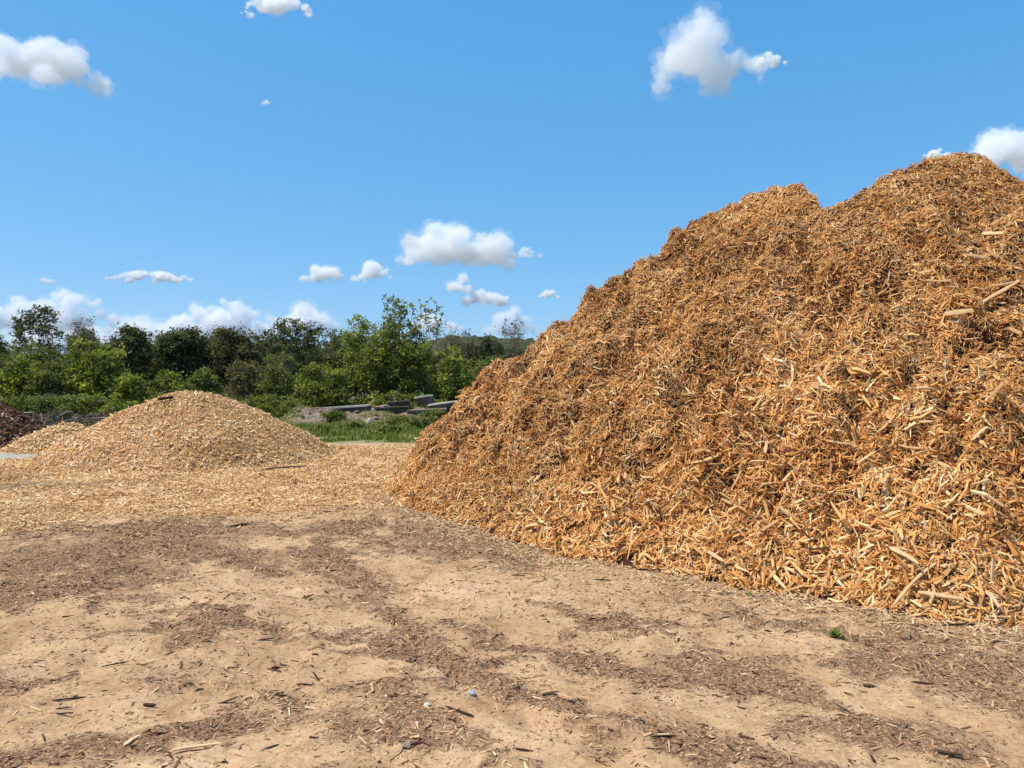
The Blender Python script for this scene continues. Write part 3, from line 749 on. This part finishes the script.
# ------------------------------------------------------------------ grass
def grass():
    rng = np.random.default_rng(31); n = 60000
    y = rng.uniform(22.6, 37, n); px = rng.uniform(270, 470, n); x = atx(px, y)
    k = (rng.uniform(0, 1, n) < sstep(-.5, .4, fbm(x, y, 1.4, 3, 411)) * green_map(x, y)); x, y = x[k], y[k]; n = len(x)
    hgt = rng.uniform(.03, .11, n) * (.7 + 2.2 * sstep(.0, .8, fbm(x, y, 1.1, 3, 413))); a = rng.uniform(0, 6.28, n); w = rng.uniform(.012, .03, n)
    z = np.maximum(0, berm_h(x, y)) * (y > 33.5)
    dx, dy = np.cos(a), np.sin(a); ln = rng.uniform(.1, .6, n) * hgt
    V = np.stack([np.stack([x - dy * w, y + dx * w, z], -1), np.stack([x + dy * w, y - dx * w, z], -1), np.stack([x + dx * ln * .5 + dy * w * .6, y + dy * ln * .5 - dx * w * .6, z + hgt * .6], -1), np.stack([x + dx * ln, y + dy * ln, z + hgt], -1)], 1).reshape(-1, 3)
    i = np.arange(n) * 4; Q = np.stack([i, i + 1, i + 2, i + 3], -1)
    tn = np.clip(rng.beta(2, 2.5, n) - .1 + .35 * sstep(.1, .7, fbm(x, y, 1.8, 3, 415)) + .25 * sstep(31, 35, y), 0, 1)
    tag(link('grass', mesh_from('grass', V, Q, [GRASS], {'tone': np.repeat(tn, 4)})), 'low green grass between the chip carpet and the rubble bank', 'grass', None, 'stuff')
grass()

# ------------------------------------------------------------------ trees and shrubs
def make_plant(H, W, seed, stems=3, base=.25, nclus=60, leaves=120, leaf=.11, clus=.35, tone=(.0, 1.), top_bias=.5, rad=.07, spread=.35, Wd=None, hollow=.3, shape='round', twigs=0):
    """returns (trunk mesh builder, crown arrays): tapering stems, limbs to every leaf clump, leaf faces filling the clumps"""
    r = np.random.default_rng(seed); tb = MB(); Wd = Wd or W
    polys = []
    for s in range(stems):
        a = 2 * math.pi * s / stems + r.uniform(-.5, .5); out = spread * W * r.uniform(.3, 1) * (0 if stems == 1 else 1)
        b0 = np.array([r.uniform(-.12, .12) * W * .4 * (stems > 1), r.uniform(-.12, .12) * W * .3 * (stems > 1), 0])
        top = np.array([math.cos(a) * out, math.sin(a) * out * Wd / W, H * r.uniform(.72, .94)])
        ts = np.linspace(0, 1, 8); pts = []
        wob = r.normal(0, .035 * H, (8, 3)); wob[0] = 0; wob[:, 2] = 0
        for k, t in enumerate(ts):
            pts.append(b0 * (1 - t) + top * np.array([t ** .8, t ** .8, t]) + wob[k] * t)
        pts = np.array(pts); rr = rad * H / 6 * (1 - .85 * ts) / (stems ** .35) + .008
        tube(tb, pts, rr, r.uniform(.2, .9), 6); polys.append(pts)
    allp = np.concatenate([np.stack([np.interp(np.linspace(0, 7, 40), range(8), p[:, i]) for i in range(3)], -1) for p in polys])
    LV = []; LT = []
    zb = base * H
    for c in range(nclus):
        for _ in range(20):
            u = r.normal(size=3); u /= np.linalg.norm(u); q = r.uniform(hollow, 1) ** .5
            p = u * q; zc = (p[2] + 1) / 2
            if shape == 'umbrella' and zc < .35: continue
            break
        wz = 1.0
        if shape == 'cone': wz = 1.15 - .8 * zc
        P = np.array([p[0] * W / 2 * wz, p[1] * Wd / 2 * wz, zb + (H - zb) * zc * r.uniform(.85, 1.0)])
        dd = np.linalg.norm((allp - P) * [1, 1, 1.4], axis=1) + 1.2 * np.clip(allp[:, 2] - P[2], 0, None) + .25 * np.clip(.35 * zb - allp[:, 2], 0, None)
        j = allp[np.argmin(dd)]
        mid = (j + P) / 2 + np.array([0, 0, -.08 * np.linalg.norm(P - j)]) + r.normal(0, .06, 3)
        tube(tb, [j, mid, P], [.022 * H / 6 + .006, .014 * H / 6 + .004, .006], r.uniform(.2, 1), 4)
        for q in range(3):
            e = P + r.normal(0, clus * .75, 3); tube(tb, [P, (P + e) / 2 + r.normal(0, .03, 3), e], [.008, .006, .004], r.uniform(.2, 1), 3)
        n = max(3, int(leaves * r.uniform(.5, 1.3))); cr = clus * r.uniform(.7, 1.25)
        Lp = P + r.normal(size=(n, 3)) * cr * np.array([.62, .62, .42])
        Lp[:, 2] = np.maximum(Lp[:, 2], .03)
        LV.append(Lp); ct = r.uniform(*tone); LT.append(np.clip(ct + r.normal(0, .16, n), 0, 1))
    for t in range(twigs):
        j = allp[r.integers(len(allp))]; e = j + np.array([r.normal(0, .09 * W), r.normal(0, .09 * W), abs(r.normal(0, .10 * H)) + .25])
        e[2] = min(e[2], H * r.uniform(.8, 1.02)); tube(tb, [j, (j + e) / 2 + r.normal(0, .06, 3), e], [.014, .010, .005], r.uniform(.5, 1), 4)
    if not LV or leaves == 0: return tb, None
    LV = np.concatenate(LV); LT = np.concatenate(LT); n = len(LV)
    nn = unit(r.normal(size=(n, 3)) + [-.5, 0, 1.3]); ref = unit(r.normal(size=(n, 3))); a = unit(np.cross(nn, ref)); b = np.cross(nn, a)
    s = leaf * r.lognormal(0, .3, n)[:, None]; w = s * r.uniform(.45, .8, n)[:, None]
    V = np.stack([LV - a * s * .5, LV + b * w * .5 + nn * s * .1, LV + a * s * .5 - nn * s * .1, LV - b * w * .5 + nn * s * .1], 1).reshape(-1, 3)
    i = np.arange(n) * 4; Q = np.stack([i, i + 1, i + 2, i + 3], -1)
    return tb, (V, Q, np.repeat(LT, 4))
def plant_obj(name, plant, mt, loc, rz=0, label=None, cat=None, group=None, bark=BARK, flip=1):
    tb, cr = plant
    e = bpy.data.objects.new(name, None); COL.objects.link(e); e.location = loc; e.rotation_euler = (0, 0, rz)
    link('trunk', tb.build('trunk', [bark], True), e)
    if cr: link('crown', mesh_from('crown', cr[0], cr[1], [mt], {'tone': cr[2]}), e)
    tag(e, label, cat, group); return e
def copy_tree(o, loc, rz, sc, label=None, group=None):
    c = o.copy(); COL.objects.link(c); c.location = loc; c.rotation_euler = (0, 0, rz); c.scale = sc
    if label: c['label'] = label
    if group: c['group'] = group
    for ch in list(o.children):
        k = ch.copy(); COL.objects.link(k); k.parent = c
    return c
def P(name, x0, x1, top, d, mt, seed, label, cat='tree', bot=None, **kw):
    top -= 6; kw['leaf'] = kw.get('leaf', .11) * 1.3; kw['leaves'] = int(kw.get('leaves', 120) * .8); kw['clus'] = kw.get('clus', .35) * 1.05
    W = (x1 - x0) / F * d * .92; H = atz(top, d) * .97
    kw.setdefault('Wd', min(W, 4.0)); kw.setdefault('nclus', int(26 + 5.5 * W * H / 1.5))
    kw['clus'] *= .8; kw['nclus'] = int(kw['nclus'] * 1.6); kw['leaves'] = int(kw['leaves'] * .6); kw.setdefault('twigs', 14); kw['hollow'] = kw.get('hollow', .1)
    return plant_obj(name, make_plant(H, W, seed, **kw), mt, (atx((x0 + x1) / 2, d), d, 0), 0, label, cat)

# front left
P('umbrella_tree', 14, 64, 301, 46, LEAF_DARK, 1, 'tall thin tree with a sparse dark umbrella crown, far left', stems=6, base=.42, leaves=62, nclus=52, clus=.33, leaf=.13, rad=.045, spread=.4, hollow=.55, twigs=50)
P('leafy_tree', 8, 66, 338, 44, LEAF_MID, 101, 'mottled dull green tree filling in under the umbrella crown', stems=6, base=.15, leaves=90, tone=(0, .8), twigs=50)
P('leafy_bush', 58, 130, 340, 41, LEAF_BRIGHT, 2, 'rounded bright green bush right of the tall umbrella tree', 'bush', stems=6, base=.05, leaves=170, clus=.4, leaf=.12)
P('leafy_bush', -6, 34, 352, 40, LEAF_BRIGHT, 3, 'yellow-green bush at the foot of the umbrella tree, left side', 'bush', stems=6, base=.04, leaves=150, clus=.38, tone=(.1, .8))
P('leafy_bush', 28, 72, 362, 39.5, LEAF_MID, 4, 'darker green bush directly under the umbrella tree', 'bush', stems=6, base=.03, leaves=130, clus=.36, twigs=40)
P('leafy_tree', -34, 10, 331, 47, LEAF_MID, 5, 'bushy green tree cut by the left edge of the view', stems=3, base=.2, leaves=130)
P('leafy_bush', 112, 150, 372, 39, LEAF_BRIGHT, 6, 'low light green bush between the bright bush and the rounded pile', 'bush', stems=6, base=.02, leaves=130, clus=.33)
P('leafy_bush', 146, 192, 374, 43, LEAF_BRIGHT, 7, 'low yellow-green bush just behind the top of the rounded pile, left half', 'bush', stems=6, base=.02, leaves=110, clus=.33)
P('leafy_bush', 186, 222, 372, 45, LEAF_MID, 8, 'low mid-green bush just behind the top of the rounded pile, right half', 'bush', stems=6, base=.02, leaves=110, clus=.33, tone=(.3, 1))
P('bare_tree', 68, 98, 311, 58, LEAF_OLIVE, 9, 'bare leafless treetop right of the umbrella tree', stems=5, base=.5, leaves=5, nclus=26, clus=.4, rad=.035, twigs=40)
P('dark_tree', 66, 100, 330, 60, LEAF_DARK, 10, 'flat-topped dark tree behind the bright green bush', stems=2, base=.55, leaves=60, shape='umbrella', hollow=.4)
P('dark_tree', 112, 152, 326, 57, LEAF_DARK, 11, 'ragged dark tree left of the grey-green grove', stems=3, base=.35, leaves=110, clus=.45, leaf=.15)
P('dark_tree', 152, 208, 324, 60, LEAF_DARK, 12, 'broad dark tree right above the rounded pile', stems=3, base=.2, leaves=170, clus=.55, leaf=.16)
P('grey_tree', 200, 264, 327, 61, LEAF_OLIVE, 13, 'greyish olive tree right of the broad dark tree', stems=3, base=.15, leaves=150, clus=.55, leaf=.15, tone=(0, .6), twigs=30)
P('sparse_tree', 262, 328, 317, 56, LEAF_DARK, 14, 'open crowned tree with sky showing through, right of the rounded pile', stems=4, base=.5, leaves=52, nclus=95, clus=.38, leaf=.14, hollow=.2, rad=.05, twigs=20)
P('olive_bush', 222, 266, 362, 46, LEAF_OLIVE, 15, 'twiggy olive-brown bush right of the rounded pile top', 'bush', stems=8, base=.1, leaves=70, clus=.4, twigs=90)
P('olive_bush', 258, 306, 350, 45, LEAF_MID, 16, 'twiggy dull green bush beneath the open crowned tree', 'bush', stems=8, base=.05, leaves=75, clus=.38, twigs=90)
P('leafy_bush', 296, 352, 362, 42, LEAF_BRIGHT, 17, 'bright low bush left of the large central bush tree', 'bush', stems=6, base=.03, leaves=140, clus=.36)
# the centre group
P('dark_tree', 322, 356, 327, 55, LEAF_DARK, 18, 'small dark tree left behind the large central bush tree', stems=3, base=.3, leaves=70)
P('leafy_tree', 336, 384, 315, 45, LEAF_BRIGHT, 19, 'yellow-green treetop at the left shoulder of the large central bush tree', stems=4, base=.25, leaves=85, nclus=80, clus=.36, tone=(.2, .9))
P('large_bush_tree', 350, 438, 322, 43, LEAF_BRIGHT, 20, 'large many-stemmed bush tree at the centre of the greenery', stems=11, base=.14, leaves=105, nclus=210, clus=.36, tone=(0, .75), twigs=50, rad=.05)
P('tall_sapling', 376, 420, 289, 44, LEAF_BRIGHT, 21, 'thin sapling group rising highest above the central bush tree', stems=11, base=.55, leaves=16, nclus=64, clus=.17, leaf=.13, rad=.028, spread=.5, hollow=.1, tone=(.1, .8))
P('tall_sapling', 410, 448, 294, 45, LEAF_BRIGHT, 22, 'thin open sapling right of the highest saplings, nearly bare', stems=8, base=.55, leaves=10, nclus=34, clus=.15, leaf=.13, rad=.03, spread=.4, tone=(.2, .8), twigs=14)
P('leafy_bush', 428, 476, 346, 42, LEAF_BRIGHT, 23, 'yellow-green bush right of the large central bush tree', 'bush', stems=6, base=.03, leaves=130, clus=.36, tone=(.2, 1))
P('leafy_bush', 460, 520, 352, 45, LEAF_MID, 24, 'green bush partly hidden by the left flank of the great heap', 'bush', stems=6, base=.03, leaves=130, clus=.4)
P('grey_tree', 440, 480, 331, 60, LEAF_OLIVE, 25, 'thin grey tree above the yellow-green bush right of centre', stems=4, base=.3, leaves=50, clus=.4, twigs=40, tone=(0, .5))
P('bare_tree', 496, 530, 314, 62, LEAF_OLIVE, 26, 'nearly bare tree touching the flank of the great heap', stems=5, base=.45, leaves=14, nclus=50, clus=.4, rad=.04, twigs=50)
P('dark_tree', 456, 512, 338, 64, LEAF_DARK, 27, 'dark tree low behind the flank of the great heap', stems=3, base=.1, leaves=150, clus=.5, leaf=.16)
P('bare_tree', 425, 462, 318, 66, LEAF_OLIVE, 28, 'faint bare twigs rising between the saplings and the great heap', stems=5, base=.4, leaves=6, nclus=40, clus=.4, rad=.03, twigs=50)

# rows behind, alike
G1 = 'dark trees of the far row'
protoD = [plant_obj('dark_tree', make_plant(7.6, 5.6, 60 + i, stems=3, base=.08, nclus=170, leaves=80, clus=.46, leaf=.22, Wd=4.5, twigs=40, hollow=.1), (LEAF_DARK, LEAF_OLIVE, LEAF_DARK)[i], (0, 0, 0), 0, 'dark grey-green tree in the closed row behind the bushes', 'tree', G1) for i in range(3)]
k = 0
for row, (d, st) in enumerate(((68, 40), (78, 44), (92, 46))):
    for px in np.arange(-60, 560, st):
        px = px + rs.uniform(-10, 10); base_top = np.interp(px, [-60, 0, 60, 120, 200, 300, 350, 430, 520], [338, 345, 350, 336, 332, 334, 338, 346, 345]) + rs.uniform(-3, 5)
        s = atz(base_top, d) / 7.6; sw = s * rs.uniform(.85, 1.2)
        loc = (atx(px, d), d + rs.uniform(-2, 2), 0)
        if k < 3:
            o = protoD[k]; o.location = loc; o.scale = (sw, sw, s); o.rotation_euler = (0, 0, rs.uniform(0, 6))
        else: copy_tree(protoD[k % 3], loc, rs.uniform(0, 6.28), (sw, sw, s))
        k += 1
G2 = 'scrub bushes along the foot of the trees'
protoS = [plant_obj('scrub_bush', make_plant(1.35, 3.0, 80 + i, stems=8, base=.02, nclus=46, leaves=95, clus=.28, leaf=.13, twigs=36, rad=.04), (LEAF_BRIGHT, LEAF_MID)[i], (0, 0, 0), 0, 'low twiggy scrub bush at the foot of the trees', 'bush', G2) for i in range(2)]
for k, px in enumerate(list(np.arange(-40, 520, 22)) + list(np.arange(-30, 130, 25))):
    d = rs.uniform(39.5, 44) if k < 26 else rs.uniform(33, 36); px += rs.uniform(-8, 8)
    s = rs.uniform(.7, 1.15); loc = (atx(px, d), d, 0)
    if k < 2:
        o = protoS[k]; o.location = loc; o.scale = (s, s, s)
    else: copy_tree(protoS[k % 2], loc, rs.uniform(0, 6.28), (s, s, s))
# small plants in the grass
for (px, d, h, w, sd, lab) in [(316, 27, .3, 1.0, 4, 'small tuft at the left end of the grass by the rounded pile'), (352, 29, .28, .9, 5, 'low tuft in the grass below the white boulder, left side'), (392, 26.5, .25, .8, 6, 'low tuft in the middle of the front grass edge'), (398, 33, .4, 1.0, 7, 'green clump in the grass right of the white boulder'), (432, 33, .7, 1.3, 1, 'dark green plant in the grass beside the flank of the great heap'), (336, 35, .5, 1.2, 2, 'low dark green clump below the leftmost slab'), (418, 30, .4, 1.1, 3, 'small green clump near the flank of the great heap')]:
    plant_obj('weed_clump', make_plant(h, w, 700 + sd, stems=6, base=.0, nclus=26, leaves=60, clus=.14, leaf=.09, rad=.1), LEAF_MID, (atx(px, d), d, max(0, float(berm_h(np.array([atx(px, d)]), np.array([float(d)]))[0]) if d > 34 else 0)), 0, lab, 'plant')

# wooded hill far behind
def hill_h(x, y):
    px = CX + F * x / y
    top = np.interp(px, [-400, 0, 200, 380, 425, 450, 480, 520, 620, 1200], [372, 372, 366, 356, 341, 337, 337, 339, 352, 372])
    z = (CAMH + (HY - top) / F * 620) * np.exp(-((y - 620) / 150) ** 2)
    return z * (1 + .02 * fbm(x, y, 60, 3, 5)) + 4.5 * fbm(x, y, 14, 3, 6) * sstep(0, 8, z) - 2
X3, Y3, Z3, Q3 = grid_mesh(np.arange(-900, 900, 4.), np.arange(380, 900, 6.), hill_h)
m_, nt = mat('wooded_hillside'); finish(nt, ramp(nt, noise(nt, .12, 8, .75), [(.3, (.05, .065, .035)), (.6, (.105, .12, .065)), (.8, (.18, .17, .11))]), .95, noise(nt, .3, 6, .8), 1, 2.5, .05)
tag(link('hill', mesh_from('hill', np.stack([X3, Y3, Z3], -1).reshape(-1, 3), Q3, [m_], None, True)), kind='structure')

# ------------------------------------------------------------------ clouds: closed puffs of thin white air
def cloud(cx, cy, w, h, lab, d=3000, puffs=None, dens=3.6, seed=0, wisp=False, n=34, par=None):
    veil = par is not None
    if not veil: w *= 1.12; h *= 1.12
    r = np.random.default_rng(seed); mp = d / F
    W = w * mp; H = h * mp
    mb = bpy.data.meshes.new('cloud'); import bmesh
    bm = bmesh.new()
    pf = puffs or [(0, 0, 1, 1)]
    for (ox, oy, sw, sh) in pf:
        for i in range(max(5, int(n * sw))):
            t = r.uniform(-.5, .5); e = math.sqrt(max(0.02, 1 - (2 * t) ** 2))
            rr = H * sh * .5 * e * r.uniform(.28, .55)
            grow_ = 1.3 if veil else 1.0
            px_ = (ox + t * sw) * W; pz = (oy * H) + (-.5 * H * sh) + rr + r.uniform(0, 1) ** 1.3 * max(0, H * sh * e * .95 - 2 * rr)
            mt = Matrix.Translation((px_, r.uniform(-.35, .35) * H * sh * 1.2, pz)) @ Matrix.Diagonal((1.25, 1.1, .92 if not wisp else .6, 1))
            bmesh.ops.create_icosphere(bm, subdivisions=3, radius=rr * grow_, matrix=mt)
    bm.to_mesh(mb); bm.free()
    o = link('veil' if veil else 'cloud', mb, par)
    if not veil: o.location = (atx(cx, d), d, atz(cy, d))
    vs = max(mp * .6, W / 260)
    md = o.modifiers.new('union', 'REMESH'); md.mode = 'VOXEL'; md.voxel_size = vs * 1.25; md.use_smooth_shade = True
    for k, (sc, st) in enumerate(((H * .42, H * .42), (H * .17, H * .24), (H * .07, H * .1)) if veil else ((H * .42, H * .28), (H * .15, H * .17), (H * .06, H * .09))):
        tx = bpy.data.textures.new('puff', 'CLOUDS'); tx.noise_scale = sc; tx.noise_depth = 2
        dm = o.modifiers.new('puff', 'DISPLACE'); dm.texture = tx; dm.texture_coords = 'GLOBAL'; dm.strength = st; dm.mid_level = .5 + (.04 if k == 0 else 0)
    md = o.modifiers.new('close', 'REMESH'); md.mode = 'VOXEL'; md.voxel_size = vs * (1.5 if veil else 1); md.use_smooth_shade = True
    m, nt = mat('cloud_air'); v = nd(nt, 'ShaderNodeVolumeScatter', Density=(.22 if veil else 1) * dens / H, Anisotropy=.0); v.inputs['Color'].default_value = (.995, .995, 1, 1)
    ou = nd(nt, 'ShaderNodeOutputMaterial'); nt.links.new(v.outputs[0], ou.inputs['Volume'])
    mb.materials.append(m)
    if not veil:
        tag(o, lab, 'cloud'); cloud(cx, cy, w, h, None, d, puffs, dens, seed, wisp, n, o)
    return o
cloud(48, 60, 118, 52, 'long white cloud at the upper left edge, trailing down to the right', 2600, [(-.12, .1, .85, .9), (.36, -.38, .25, .5)], seed=1, n=40)
cloud(276, 3, 64, 20, 'flat cloud sliver cut by the top edge', 2500, seed=2, dens=4)
cloud(708, 50, 92, 74, 'bright ragged cumulus high above the great heap', 2600, [(-.12, -.02, .75, .8), (-.05, .3, .35, .5), (.3, -.1, .5, .42), (.05, -.38, .3, .3)], seed=3, n=34)
cloud(770, 58, 28, 13, 'small puff at the right tip of the high cumulus', 2600, seed=33, dens=4, n=16)
cloud(1004, 150, 84, 44, 'white cloud emerging behind the right-hand summit', 3000, seed=4)
cloud(937, 153, 26, 10, 'tiny puff touching the right-hand summit on its left', 3000, seed=5, dens=4, n=16)
cloud(440, 240, 74, 46, 'largest mid-sky cumulus above the saplings', 4200, [(-.02, .05, .8, .95), (-.1, -.3, .9, .45)], seed=6, n=36)
cloud(490, 246, 44, 38, 'upright puff joined to the right of the mid-sky cumulus', 4200, seed=7, n=22)
cloud(528, 252, 26, 14, 'faint ragged shred right of the mid-sky cumulus', 4200, seed=8, dens=2, wisp=True, n=14)
cloud(322, 272, 34, 20, 'small round cloud left of the mid-sky cumulus', 4500, seed=9, n=20)
cloud(372, 271, 36, 22, 'small cloud between the round one and the mid-sky cumulus', 4500, [(.05, .1, .8, .9), (-.3, -.25, .5, .5)], seed=10, n=24)
cloud(480, 294, 54, 24, 'hooked small cloud below the mid-sky cumulus', 5200, [(-.32, .45, .35, .9), (.1, -.1, .85, .7)], seed=11, dens=4, n=50)
cloud(549, 293, 20, 11, 'tiny puff just above the flank of the great heap', 5200, seed=12, dens=3, n=12)
cloud(150, 276, 84, 13, 'thin flat streak of cloud over the dark trees', 5200, seed=13, dens=3.5, n=50)
cloud(47, 281, 16, 9, 'dim small puff over the umbrella tree', 5200, seed=14, dens=2, n=10)
cloud(265, 101, 12, 6, 'tiny faint wisp alone in the upper left sky', 2600, seed=15, dens=1.2, n=8)
cloud(40, 314, 190, 44, 'pale tall part of the cloud bank behind the umbrella tree', 8000, [(-.1, .05, 1, .8), (.15, .3, .3, .5)], seed=16, dens=4.2, n=60)
cloud(200, 321, 190, 36, 'low cloud bank over the dark trees left of centre', 8000, [(0, -.1, 1, .7), (.1, .25, .4, .6)], seed=17, dens=4.6, n=80)
cloud(303, 318, 60, 34, 'rounded head of cloud above the open crowned tree', 8000, seed=18, dens=3.4, n=22)
cloud(436, 322, 50, 24, 'low pale cloud behind the saplings', 8000, seed=19, dens=2.4, n=22)
cloud(512, 320, 50, 28, 'low pale cloud resting on the flank of the great heap', 8000, seed=20, dens=2.2, n=22)
cloud(120, 332, 350, 36, 'hazy cloud band along the horizon at the left', 9500, seed=21, dens=1.9, n=140)

# ------------------------------------------------------------------ camera, sun and sky
cam = bpy.data.cameras.new('camera'); cam.sensor_width = 36; cam.lens = F / 1024 * 36; cam.clip_end = 40000; cam.clip_start = .05
co = bpy.data.objects.new('camera', cam); COL.objects.link(co); co.location = (0, 0, CAMH)
co.rotation_euler = (math.radians(90) + math.atan((HY - 384) / F), 0, 0); SC.camera = co
EL = math.radians(61); to = Vector((-.97, -.10, 0)).normalized()
sd = Vector((to.x * math.cos(EL), to.y * math.cos(EL), math.sin(EL)))
L = bpy.data.lights.new('sun', 'SUN'); L.energy = 4.9; L.angle = math.radians(.53); L.color = (1, .905, .77)
lo = bpy.data.objects.new('sun', L); COL.objects.link(lo); lo.rotation_euler = (-sd).to_track_quat('-Z', 'Y').to_euler()
w = bpy.data.worlds.new('World'); SC.world = w; w.use_nodes = True; nt = w.node_tree; nt.nodes.clear()
sk = nt.nodes.new('ShaderNodeTexSky'); sk.sky_type = 'NISHITA'; sk.sun_disc = False; sk.sun_elevation = EL
sk.sun_rotation = math.atan2(sd.x, sd.y); sk.air_density = 1.0; sk.dust_density = 0.0; sk.ozone_density = 2.2; sk.altitude = 0
bg = nt.nodes.new('ShaderNodeBackground'); bg.inputs[1].default_value = .13
ou = nt.nodes.new('ShaderNodeOutputWorld'); sp = nt.nodes.new('ShaderNodeSeparateColor'); cb = nt.nodes.new('ShaderNodeCombineColor'); nt.links.new(sk.outputs[0], sp.inputs[0])
for i_, (k_, g_) in enumerate(((.60, .92), (1.77, .50), (3.40, .34))):
    nt.links.new(math_(nt, 'MULTIPLY', math_(nt, 'POWER', sp.outputs[i_], g_), k_), cb.inputs[i_])
nt.links.new(cb.outputs[0], bg.inputs[0]); nt.links.new(bg.outputs[0], ou.inputs[0])
SC.view_settings.view_transform = 'Standard'; SC.view_settings.look = 'None'; SC.view_settings.gamma = 1; SC.view_settings.use_curve_mapping = False; SC.view_settings.exposure = .16
c = SC.cycles; c.max_bounces = 16; c.diffuse_bounces = 3; c.transmission_bounces = 4; c.volume_bounces = 16; c.use_denoising = True; c.transparent_max_bounces = 8
